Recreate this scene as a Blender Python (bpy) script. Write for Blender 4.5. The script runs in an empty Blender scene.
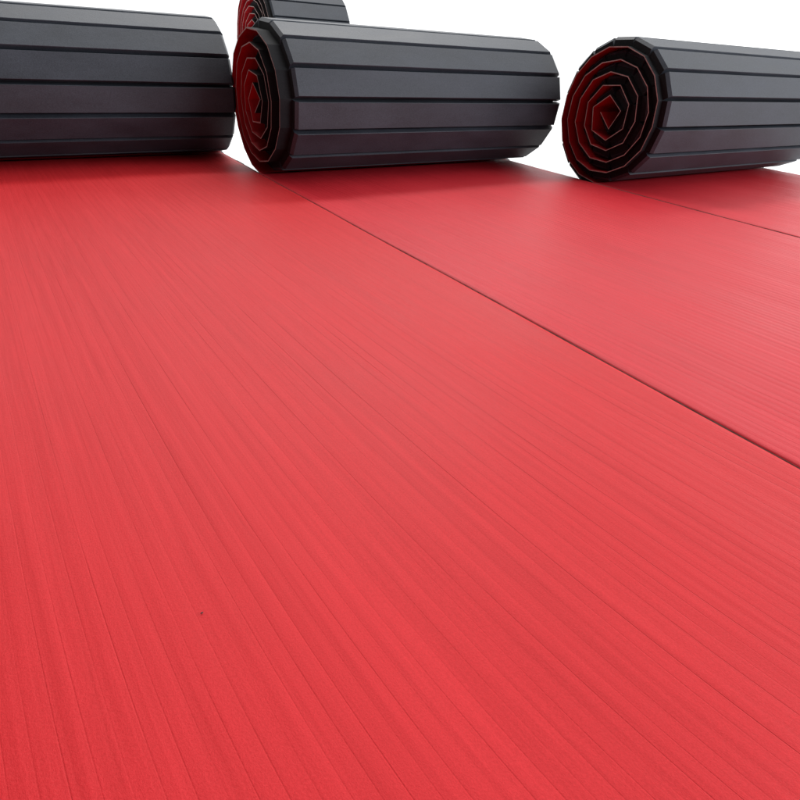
import bpy, math, random
from mathutils import Vector, Matrix
random.seed(4)
SC = bpy.context.scene
C = SC.collection
PI = math.pi

# ------------------------------------------------------------------ materials
def new_mat(name):
    m = bpy.data.materials.new(name); m.use_nodes = True
    nt = m.node_tree; nt.nodes.clear()
    out = nt.nodes.new('ShaderNodeOutputMaterial')
    b = nt.nodes.new('ShaderNodeBsdfPrincipled')
    nt.links.new(b.outputs['BSDF'], out.inputs['Surface'])
    return m, nt, b

def nd(nt, typ, **kw):
    n = nt.nodes.new(typ)
    for k, v in kw.items():
        setattr(n, k, v)
    return n

def mapped(nt, scale, rot=(0, 0, 0)):
    tc = nd(nt, 'ShaderNodeTexCoord')
    mp = nd(nt, 'ShaderNodeMapping')
    mp.inputs['Scale'].default_value = scale
    mp.inputs['Rotation'].default_value = rot
    nt.links.new(tc.outputs['Object'], mp.inputs['Vector'])
    return mp.outputs['Vector']

def noise(nt, scale, detail=2.0, rough=0.5, s=1.0):
    n = nd(nt, 'ShaderNodeTexNoise')
    n.inputs['Scale'].default_value = s
    n.inputs['Detail'].default_value = detail
    n.inputs['Roughness'].default_value = rough
    nt.links.new(mapped(nt, scale), n.inputs['Vector'])
    return n.outputs['Fac']

def ramp(nt, fac, p0, c0, p1, c1):
    r = nd(nt, 'ShaderNodeValToRGB')
    r.color_ramp.elements[0].position = p0; r.color_ramp.elements[0].color = (*c0, 1)
    r.color_ramp.elements[1].position = p1; r.color_ramp.elements[1].color = (*c1, 1)
    nt.links.new(fac, r.inputs['Fac'])
    return r.outputs['Color']

def math_n(nt, op, a, b=None, c=None):
    m = nd(nt, 'ShaderNodeMath', operation=op)
    for i, v in enumerate((a, b, c)):
        if v is None: continue
        if isinstance(v, (int, float)): m.inputs[i].default_value = v
        else: nt.links.new(v, m.inputs[i])
    return m.outputs[0]

def vinyl(name, c_lo, c_hi, rough, spec, lo=0.35, hi=1.0, seed=0.0):
    m, nt, b = new_mat(name)
    L = nt.links.new
    # the embossed pattern runs along the mat (Y) and drifts a little sideways, most at the near end
    tc = nd(nt, 'ShaderNodeTexCoord'); sp = nd(nt, 'ShaderNodeSeparateXYZ'); L(tc.outputs['Object'], sp.inputs[0])
    e = math_n(nt, 'EXPONENT', math_n(nt, 'MULTIPLY', math_n(nt, 'ADD', sp.outputs['Y'], 3.24), -1/0.35))
    wx = math_n(nt, 'ADD', math_n(nt, 'MULTIPLY_ADD', sp.outputs['Y'], 0.035, math_n(nt, 'ADD', sp.outputs['X'], seed)), math_n(nt, 'MULTIPLY', e, -0.045))
    cb = nd(nt, 'ShaderNodeCombineXYZ'); L(wx, cb.inputs[0]); L(sp.outputs['Y'], cb.inputs[1]); L(sp.outputs['Z'], cb.inputs[2])
    def nz(scale, detail=2.0, r=0.5):
        mp = nd(nt, 'ShaderNodeMapping'); mp.inputs['Scale'].default_value = scale; L(cb.outputs[0], mp.inputs['Vector'])
        n = nd(nt, 'ShaderNodeTexNoise'); n.inputs['Scale'].default_value = 1; n.inputs['Detail'].default_value = detail
        n.inputs['Roughness'].default_value = r; L(mp.outputs[0], n.inputs['Vector']); return n.outputs['Fac']
    fine = nz((240, 9, 1)); mid = nz((60, 2.2, 1), 3); band = nz((26, 0.5, 1)); broad = nz((9, 0.7, 1))
    cloth = nz((560, 420, 560), 3, 0.8); patch = nz((3, 2, 1), 4, 0.6)
    # evenly spaced pressed ribs, about 2 cm apart, each with a thin crease whose depth varies
    w2 = math_n(nt, 'MULTIPLY', math_n(nt, 'MULTIPLY_ADD', nz((5, 0.4, 1)), 0.012, wx), 1/0.0205)
    pp = math_n(nt, 'PINGPONG', w2, 0.5)                                   # 0 at a crease, 0.5 on a rib
    thin = math_n(nt, 'MINIMUM', math_n(nt, 'MULTIPLY', pp, 20.0), 1.0)
    depth = math_n(nt, 'MINIMUM', math_n(nt, 'MAXIMUM', math_n(nt, 'MULTIPLY_ADD', nz((40, 1.6, 1), 2), 3.5, -1.3), 0.16), 1.0)
    side = nd(nt, 'ShaderNodeMapRange'); L(sp.outputs['X'], side.inputs['Value'])      # creases deeper and painted darker towards the right border
    for k_, v_ in zip(('From Min', 'From Max', 'To Min', 'To Max'), (-0.4, 0.35, lo, hi)): side.inputs[k_].default_value = v_
    depth = math_n(nt, 'MULTIPLY', depth, side.outputs['Result'])
    crease = math_n(nt, 'MULTIPLY', math_n(nt, 'SUBTRACT', 1.0, thin), depth)  # 1 in the crease
    f = math_n(nt, 'ADD', math_n(nt, 'MULTIPLY', mid, 0.22), math_n(nt, 'MULTIPLY', fine, 0.18))
    f = math_n(nt, 'ADD', f, math_n(nt, 'MULTIPLY', math_n(nt, 'MULTIPLY_ADD', cloth, 1.25, -0.125), 0.45))
    f = math_n(nt, 'ADD', f, math_n(nt, 'MULTIPLY', patch, 0.15))
    f = math_n(nt, 'SUBTRACT', f, math_n(nt, 'MULTIPLY', crease, 0.24))  # groove shade painted into the base colour along each crease
    L(ramp(nt, f, 0.30, c_lo, 0.68, c_hi), b.inputs['Base Color'])
    h = math_n(nt, 'MULTIPLY', fine, 0.00020)
    pp2 = math_n(nt, 'MULTIPLY', pp, side.outputs['Result'])
    for src, k in ((mid, 0.0007), (band, 0.0022), (broad, 0.0042), (cloth, 0.0005), (pp2, 0.00048)):
        h = math_n(nt, 'ADD', h, math_n(nt, 'MULTIPLY', src, k))
    h = math_n(nt, 'SUBTRACT', h, math_n(nt, 'MULTIPLY', crease, 0.0004))
    bp = nd(nt, 'ShaderNodeBump'); bp.inputs['Distance'].default_value = 1.0
    bp.inputs['Strength'].default_value = 0.8
    L(h, bp.inputs['Height']); L(bp.outputs['Normal'], b.inputs['Normal'])
    L(math_n(nt, 'MULTIPLY_ADD', patch, 0.16, rough - 0.08), b.inputs['Roughness'])
    b.inputs['Specular IOR Level'].default_value = spec
    return m

M_red = vinyl('red_vinyl', (0.39, 0.009, 0.011), (0.56, 0.021, 0.026), 0.50, 0.17, 0.5, 1.1)
M_red2 = vinyl('red_vinyl_deep_ribs', (0.38, 0.009, 0.014), (0.57, 0.023, 0.034), 0.50, 0.19, 1.6, 1.9, seed=3.7)
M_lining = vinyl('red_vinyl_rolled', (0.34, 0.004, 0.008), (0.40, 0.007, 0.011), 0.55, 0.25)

def edge_mat():
    m, nt, b = new_mat('vinyl_cut_edge')
    nt.links.new(ramp(nt, noise(nt, (40, 40, 40), 3), 0.35, (0.28, 0.17, 0.155), 0.65, (0.40, 0.27, 0.25)), b.inputs['Base Color'])
    b.inputs['Roughness'].default_value = 0.6
    return m
M_edge = edge_mat()

def foam_mat(name, lo, hi, rough, spec):
    m, nt, b = new_mat(name)
    L = nt.links.new
    g = noise(nt, (230, 260, 260), 4, 0.75)
    blot = noise(nt, (3.5, 9, 9), 4, 0.6)
    f = math_n(nt, 'ADD', math_n(nt, 'MULTIPLY', g, 0.6), math_n(nt, 'MULTIPLY', blot, 0.4))
    L(ramp(nt, f, 0.38, lo, 0.62, hi), b.inputs['Base Color'])
    bp = nd(nt, 'ShaderNodeBump'); bp.inputs['Distance'].default_value = 1.0; bp.inputs['Strength'].default_value = 0.7
    L(math_n(nt, 'ADD', math_n(nt, 'MULTIPLY', g, 0.0007), math_n(nt, 'MULTIPLY', blot, 0.002)), bp.inputs['Height'])
    L(bp.outputs['Normal'], b.inputs['Normal'])
    L(math_n(nt, 'MULTIPLY_ADD', blot, 0.16, rough - 0.08), b.inputs['Roughness'])
    b.inputs['Specular IOR Level'].default_value = spec
    return m
M_foam = foam_mat('charcoal_foam', (0.015, 0.018, 0.024), (0.040, 0.046, 0.058), 0.58, 0.42)
M_core = foam_mat('cut_foam', (0.008, 0.008, 0.009), (0.016, 0.016, 0.017), 0.8, 0.12)

def floor_mat():
    m, nt, b = new_mat('white_studio_floor')
    nt.links.new(ramp(nt, noise(nt, (2, 2, 2), 4), 0.3, (0.91, 0.91, 0.91), 0.7, (0.94, 0.94, 0.94)), b.inputs['Base Color'])
    b.inputs['Roughness'].default_value = 0.9
    return m
M_floor = floor_mat()

def crumb_mat():
    m, nt, b = new_mat('dark_crumb')
    nt.links.new(ramp(nt, noise(nt, (300, 300, 300), 3), 0.3, (0.02, 0.01, 0.01), 0.7, (0.05, 0.02, 0.02)), b.inputs['Base Color'])
    b.inputs['Roughness'].default_value = 0.8
    return m

# ------------------------------------------------------------------ mesh helpers
def link_mesh(name, verts, faces, mats, parent=None, midx=None, smooth=None):
    me = bpy.data.meshes.new(name)
    me.from_pydata(verts, [], faces); me.update()
    for m in mats: me.materials.append(m)
    if midx: me.polygons.foreach_set('material_index', midx)
    if smooth: me.polygons.foreach_set('use_smooth', smooth)
    o = bpy.data.objects.new(name, me); C.objects.link(o)
    if parent: o.parent = parent
    return o

def thing(name, label, cat, loc, group=None, rz=0):
    o = bpy.data.objects.new(name, None); C.objects.link(o)
    o.location = loc; o.rotation_euler = (0, 0, rz); o.empty_display_size = 0.1
    o['label'] = label; o['category'] = cat
    if group: o['group'] = group
    return o

T = 0.039        # foam thickness
FT = 0.0042      # vinyl film thickness
W = 0.106        # width of one foam strip
PITCH = 0.0495

def spiral(zc, r_end, pitch=PITCH, w=W, phi0=0.0, squash=None, wob=0.003, seed=1):
    """Corner points (y, z, turns) of the rolled sheet, outermost corner first (under the roll)."""
    rnd = random.Random(seed)
    pts = []; phi = phi0
    rad = lambda p: zc - pitch * p / (2 * PI)
    while rad(phi) > r_end:
        r = rad(phi) + (rnd.uniform(-wob, wob) if phi > 1.2 else 0)
        if phi > 0: r += 0.0
        q = 1.0 if squash is None else squash(phi / (2*PI))
        pts.append((r * q * math.sin(phi), zc - r * math.cos(phi), phi / (2 * PI)))
        r = rad(phi)
        phi += 2 * math.asin(min(0.95, w / (2 * r)))
    return pts

def build_film(name, pts, x0, x1, shift, parent, mat, nseg=6):
    """Thin sheet through the corner points; the cut edges get their own pale material.
    Sheet is pushed towards the inside of the roll by FT."""
    n = len(pts); V = []; F = []; MI = []
    # inward normals at corners
    for i in range(n):
        a = Vector(pts[max(i-1, 0)][:2]); b = Vector(pts[min(i+1, n-1)][:2])
        t = (b - a).normalized(); nrm = Vector((-t.y, t.x))       # left of travel = inside of the roll
        p = Vector(pts[i][:2]); q = p + nrm * FT
        s = shift(pts[i][2])
        for k in range(nseg + 1):
            x = x0 + (x1 - x0) * k / nseg
            V.append((x + s, p.x, p.y)); V.append((x + s, q.x, q.y))
    st = 2 * (nseg + 1)
    for i in range(n - 1):
        for k in range(nseg):
            a = i*st + 2*k; b = a + 2; c = a + st; d = c + 2
            F.append((a, c, d, b)); MI.append(2)
            F.append((a+1, b+1, d+1, c+1)); MI.append(0)
        a = i*st; c = a + st
        F.append((a, a+1, c+1, c)); MI.append(1)
        a = i*st + 2*nseg; c = a + st
        F.append((a, c, c+1, a+1)); MI.append(1)
    for i in (0, n-1):
        for k in range(nseg):
            a = i*st + 2*k
            F.append((a, a+2, a+3, a+1) if i else (a, a+1, a+3, a+2)); MI.append(1)
    return link_mesh(name, V, F, [mat, M_edge, M_core], parent, MI)

def strip_geo(V, F, MI, P, Q, x0, x1, s0, s1, thick, rnd, endbev=0.012, side=0.0015):
    """One foam strip glued on the chord P-Q, growing outwards (right of travel)."""
    P = Vector(P); Q = Vector(Q); t = (Q - P).normalized(); o = Vector((t.y, -t.x))
    ga = 0.0008
    jl = rnd.uniform(-0.0022, 0.0022); jr = rnd.uniform(-0.0022, 0.0022)
    xa = x0 + (s0+s1)/2 + jl; xb = x1 + (s0+s1)/2 + jr
    c = 0.0035
    # section rings: (offset along t from P, from Q, height, x inset)
    rings = [(ga, 0.0, 0.0), (side, thick - endbev, 0.0), (side + 0.0002, thick - 0.0014, endbev - 0.0014), (side + 0.0014, thick, endbev)]
    base = len(V)
    for (e, h, ix) in rings:
        a = P + t*e + o*h; b = Q - t*e + o*h
        V += [(xa+ix, a.x, a.y), (xb-ix, a.x, a.y), (xb-ix, b.x, b.y), (xa+ix, b.x, b.y)]
    for r in range(3):
        for k in range(4):
            a = base + 4*r + k; b = base + 4*r + (k+1) % 4
            F.append((a, b, b+4, a+4)); MI.append(1 if (k in (1, 3) and r == 0) else 0)
    F.append(tuple(base + 12 + k for k in (0, 1, 2, 3))); MI.append(0)
    F.append(tuple(base + k for k in (3, 2, 1, 0))); MI.append(0)

def build_strips(name, pts, x0, x1, shift, parent, seed, thick=T):
    rnd = random.Random(seed); V = []; F = []; MI = []
    for i in range(len(pts) - 1):
        a, b = pts[i], pts[i+1]
        strip_geo(V, F, MI, a[:2], b[:2], x0, x1, shift(a[2]), shift(b[2]), thick, rnd)
    return link_mesh(name, V, F, [M_foam, M_core], parent, MI)

def flat_sheet(name, x0, x1, y0, y1, parent, seed, yw):
    """The unrolled vinyl surface: a thin slab with slight waves and a soft edge."""
    rnd = random.Random(seed)
    nx, ny = 90, 110
    ph = [rnd.uniform(0, 6.28) for _ in range(10)]
    V = []; F = []; MI = []; SM = []
    def edge(y, s):
        Y = y + yw      # neighbouring borders follow the same wander, so the joint stays tight
        return 0.0022*math.sin(2.1*Y) + 0.0011*math.sin(6.3*Y+1) + 0.0004*math.sin(19*Y+s)
    for j in range(ny+1):
        v = j/ny; y = y0 + (y1-y0)*v
        for i in range(nx+1):
            u = i/nx
            # columns bunched towards both borders
            uu = 0.5 - 0.5*math.cos(PI*u); uu = 0.6*uu + 0.4*u
            xa = x0 + edge(y, 0); xb = x1 + edge(y, 3)
            x = xa + (xb-xa)*uu
            d = min(x-xa, xb-x)
            z = 0.0007*math.sin(9*x+ph[2]+0.5*y) + 0.0006*math.sin(23*x+ph[3]+0.3*y)
            z += 0.00035*math.sin(2*PI*y/W)*(0.5+0.5*math.sin(3*x+ph[4]))
            z *= max(0.0, min(1, (y1-y)/0.15))
            z -= 0.0022*math.exp(-d/0.004)
            V.append((x, y, z))
    for j in range(ny):
        for i in range(nx):
            a = j*(nx+1)+i
            F.append((a, a+1, a+nx+2, a+nx+1)); MI.append(0); SM.append(True)
    # border skirt down to the foam
    base = len(V)
    ring = [i for i in range(nx+1)] + [j*(nx+1)+nx for j in range(1, ny+1)] + \
           [ny*(nx+1)+i for i in range(nx-1, -1, -1)] + [j*(nx+1) for j in range(ny-1, 0, -1)]
    for k in ring: V.append((V[k][0], V[k][1], -FT-0.0008))
    n = len(ring)
    for k in range(n):
        F.append((ring[k], base+k, base+(k+1) % n, ring[(k+1) % n])); MI.append(1); SM.append(False)
    F.append(tuple(base+k for k in range(n-1, -1, -1))); MI.append(0); SM.append(False)
    return link_mesh(name, V, F, [M_red if seed == 11 else M_red2, M_edge], parent, MI, SM)

def mat_with_roll(label, x0, x1, yc, zc, shift, r_end, seed, near=-1.6, squash=None, fl=0.035, fr=0.012):
    root = thing('roll_out_mat', label, 'exercise mat', ((x0+x1)/2, yc, -FT-T-0.001), 'red roll-out mats with foam backing lying side by side')
    hw = (x1-x0)/2
    up = FT + T + 0.001
    def lift(o):
        o.location = (0, 0, up); return o
    # flat part: local y from near-yc to 0
    f = lift(flat_sheet('unrolled_surface', -hw+0.0004, hw-0.0004, near-yc, 0.0, root, seed, yc))
    n = int((yc-near)/W)
    fp = [(-(n-i)*W, -FT-0.001, 0) for i in range(n+1)]
    fb = build_strips('foam_underlay', fp, -hw+fl, hw+min(fr, 0.012), lambda t: 0, f, seed+50, thick=T-0.001)
    fb.data.materials[0] = M_core
    # rolled part; spiral z measured so that the outermost film lies at z = 0
    pts = spiral(zc, r_end, squash=squash, seed=seed)
    pts = [(y, z - FT if i < 1 else z - FT, t) for i, (y, z, t) in enumerate(pts)]
    rb = lift(build_strips('rolled_backing', pts, -hw+fl, hw+fr, shift, root, seed+90))
    build_film('rolled_lining', pts, -hw+0.001, hw-0.001, shift, rb, M_lining)
    return root

# ------------------------------------------------------------------ the mats
XA, XB, XC, XD = -0.562, 0.938, 2.440, 4.000
def no(t): return 0.0
def sh1(t): return 0.004*math.sin(t*5)
def sh2(t): return 0.004*math.sin(t*3)
def sh3(t): return 0.006*math.sin(t*4+1)
mat_with_roll('left red mat, its black ribbed roll cut off by the left picture edge', XA, XB, 3.245, 0.296, sh1, 0.04, 11, fr=0.012)
mat_with_roll('middle red mat between both seams, its black ribbed roll in full view', XB+0.0025, XC, 2.68, 0.296, sh2, 0.036, 23, squash=lambda t: 1 + 0.13*math.exp(-((t-0.6)/0.4)**2), fl=0.055, fr=0.022)
mat_with_roll('right red mat, its black ribbed roll cut off by the right picture edge', XC+0.0035, XD, 2.03, 0.307, sh3, 0.045, 37, fl=0.03, fr=0.03)

# ------------------------------------------------------------------ the bigger roll standing behind
bz = 0.46
big = thing('rolled_mat', 'large fully rolled red mat with grey ribbed backing, partly hidden behind the middle roll', 'exercise mat',
            (2.36, 5.6, -T-FT-0.001), rz=0)
bp = spiral(bz, 0.05, pitch=0.050, w=0.125, seed=71)
hwb = 0.36
bb = build_strips('rolled_backing', [(y, z + 0.045, t) for y, z, t in bp], -hwb+0.03, hwb, lambda t: 0.004*math.sin(3*t), big, 7)
build_film('rolled_lining', [(y, z + 0.045, t) for y, z, t in bp], -hwb-0.001, hwb+0.001, lambda t: 0.004*math.sin(3*t), bb, M_lining)

# ------------------------------------------------------------------ tiny crumb on the left mat
def crumb(x, y, sx, sy, sz):
    rnd = random.Random(3)
    V = []; F = []
    nlat, nlon = 5, 8
    for i in range(nlat+1):
        th = PI*i/nlat
        for j in range(nlon):
            ph = 2*PI*j/nlon; k = 1 + rnd.uniform(-0.22, 0.22)
            V.append((sx*k*math.sin(th)*math.cos(ph), sy*k*math.sin(th)*math.sin(ph), sz*k*math.cos(th)+sz*0.7))
    for i in range(nlat):
        for j in range(nlon):
            F.append((i*nlon+j, (i+1)*nlon+j, (i+1)*nlon+(j+1) % nlon, i*nlon+(j+1) % nlon))
    o = link_mesh('crumb', V, F, [crumb_mat()])
    o.location = (x, y, 0.0008)
    o['label'] = 'tiny dark crumb lying on the left red mat'; o['category'] = 'crumb'
    return o
CR = None

# ------------------------------------------------------------------ floor
S = 400
fl = link_mesh('floor', [(-S, -S, 0), (S, -S, 0), (S, S, 0), (-S, S, 0)], [(0, 1, 2, 3)], [M_floor])
fl.location = (0, 0, -FT-T-0.0025)
fl['kind'] = 'structure'

# ------------------------------------------------------------------ camera (from the vanishing points of mat and roll edges)
f = 568.39
Xc = Vector((0.84760537, -0.24181682, 0.47232379))
Yc = Vector((-0.52788793, -0.47460347, 0.70433364))
Zc = Vector((0.05384679, -0.84633101, -0.52992863))
right = Vector((Xc.x, Yc.x, Zc.x)); down = Vector((Xc.y, Yc.y, Zc.y)); fwd = Vector((Xc.z, Yc.z, Zc.z))
H = 1.5/2.8
cam = bpy.data.cameras.new('camera'); co = bpy.data.objects.new('camera', cam); C.objects.link(co)
M = Matrix.Identity(4)
for i in range(3):
    M[i][0] = right[i]; M[i][1] = -down[i]; M[i][2] = -fwd[i]
M[0][3], M[1][3], M[2][3] = 0, 0, H
co.matrix_world = M
cam.sensor_width = 36; cam.lens = 36*f/800; cam.clip_start = 0.01; cam.clip_end = 2000
SC.camera = co

def on_mat(px, py):
    d = right*(px-400) + down*(py-400) + fwd*f
    t = -H/d.z
    return d.x*t, d.y*t
cx, cy = on_mat(202, 613.5)
crumb(cx, cy, 0.0016, 0.0009, 0.0005)

# ------------------------------------------------------------------ light: white studio surroundings, brighter overhead and to the right
w = bpy.data.worlds.new('World'); SC.world = w; w.use_nodes = True
nt = w.node_tree; nt.nodes.clear(); L = nt.links.new
out = nt.nodes.new('ShaderNodeOutputWorld'); bg = nt.nodes.new('ShaderNodeBackground'); L(bg.outputs[0], out.inputs['Surface'])
tc = nt.nodes.new('ShaderNodeTexCoord')
def dirmix(vec, lo, hi, vlo, vhi):
    d = nd(nt, 'ShaderNodeVectorMath', operation='DOT_PRODUCT')
    L(tc.outputs['Generated'], d.inputs[0]); d.inputs[1].default_value = Vector(vec).normalized()
    mr = nd(nt, 'ShaderNodeMapRange', interpolation_type='SMOOTHSTEP')
    for k, v in zip(('From Min', 'From Max', 'To Min', 'To Max'), (lo, hi, vlo, vhi)): mr.inputs[k].default_value = v
    L(d.outputs['Value'], mr.inputs['Value']); return mr.outputs['Result']
a = dirmix((0.85, 0.5, 0.1), -0.35, 0.45, 0.15, 1.3)        # dark room behind the camera and to the left
b = dirmix((0.75, 0.1, 0.65), 0.25, 1.0, 0.0, 0.85)
L(math_n(nt, 'ADD', a, b), bg.inputs['Strength'])
bg.inputs['Color'].default_value = (0.98, 0.99, 1.0, 1)

def area(name, loc, tgt, sx, sy, power, col):
    l = bpy.data.lights.new(name, 'AREA'); l.shape = 'RECTANGLE'; l.size = sx; l.size_y = sy; l.energy = power; l.color = col
    o = bpy.data.objects.new(name, l); C.objects.link(o); o.location = loc
    o.rotation_euler = (Vector(tgt)-Vector(loc)).to_track_quat('-Z', 'Y').to_euler()
    return o
area('ceiling_lamp', (2.6, 5.2, 4.6), (2.0, 2.2, 0), 5.0, 0.40, 190, (1, 0.98, 0.96))
area('window_light', (4.0, -2.8, 1.7), (0.6, 2.8, 0.4), 3.4, 1.6, 215, (0.83, 0.90, 1.0))

SC.view_settings.view_transform = 'Standard'
SC.view_settings.look = 'None'
SC.view_settings.exposure = 0.0
SC.view_settings.gamma = 1.0
SC.render.engine = 'CYCLES'
SC.cycles.use_denoising = True
SC.cycles.max_bounces = 8
SC.render.film_transparent = False
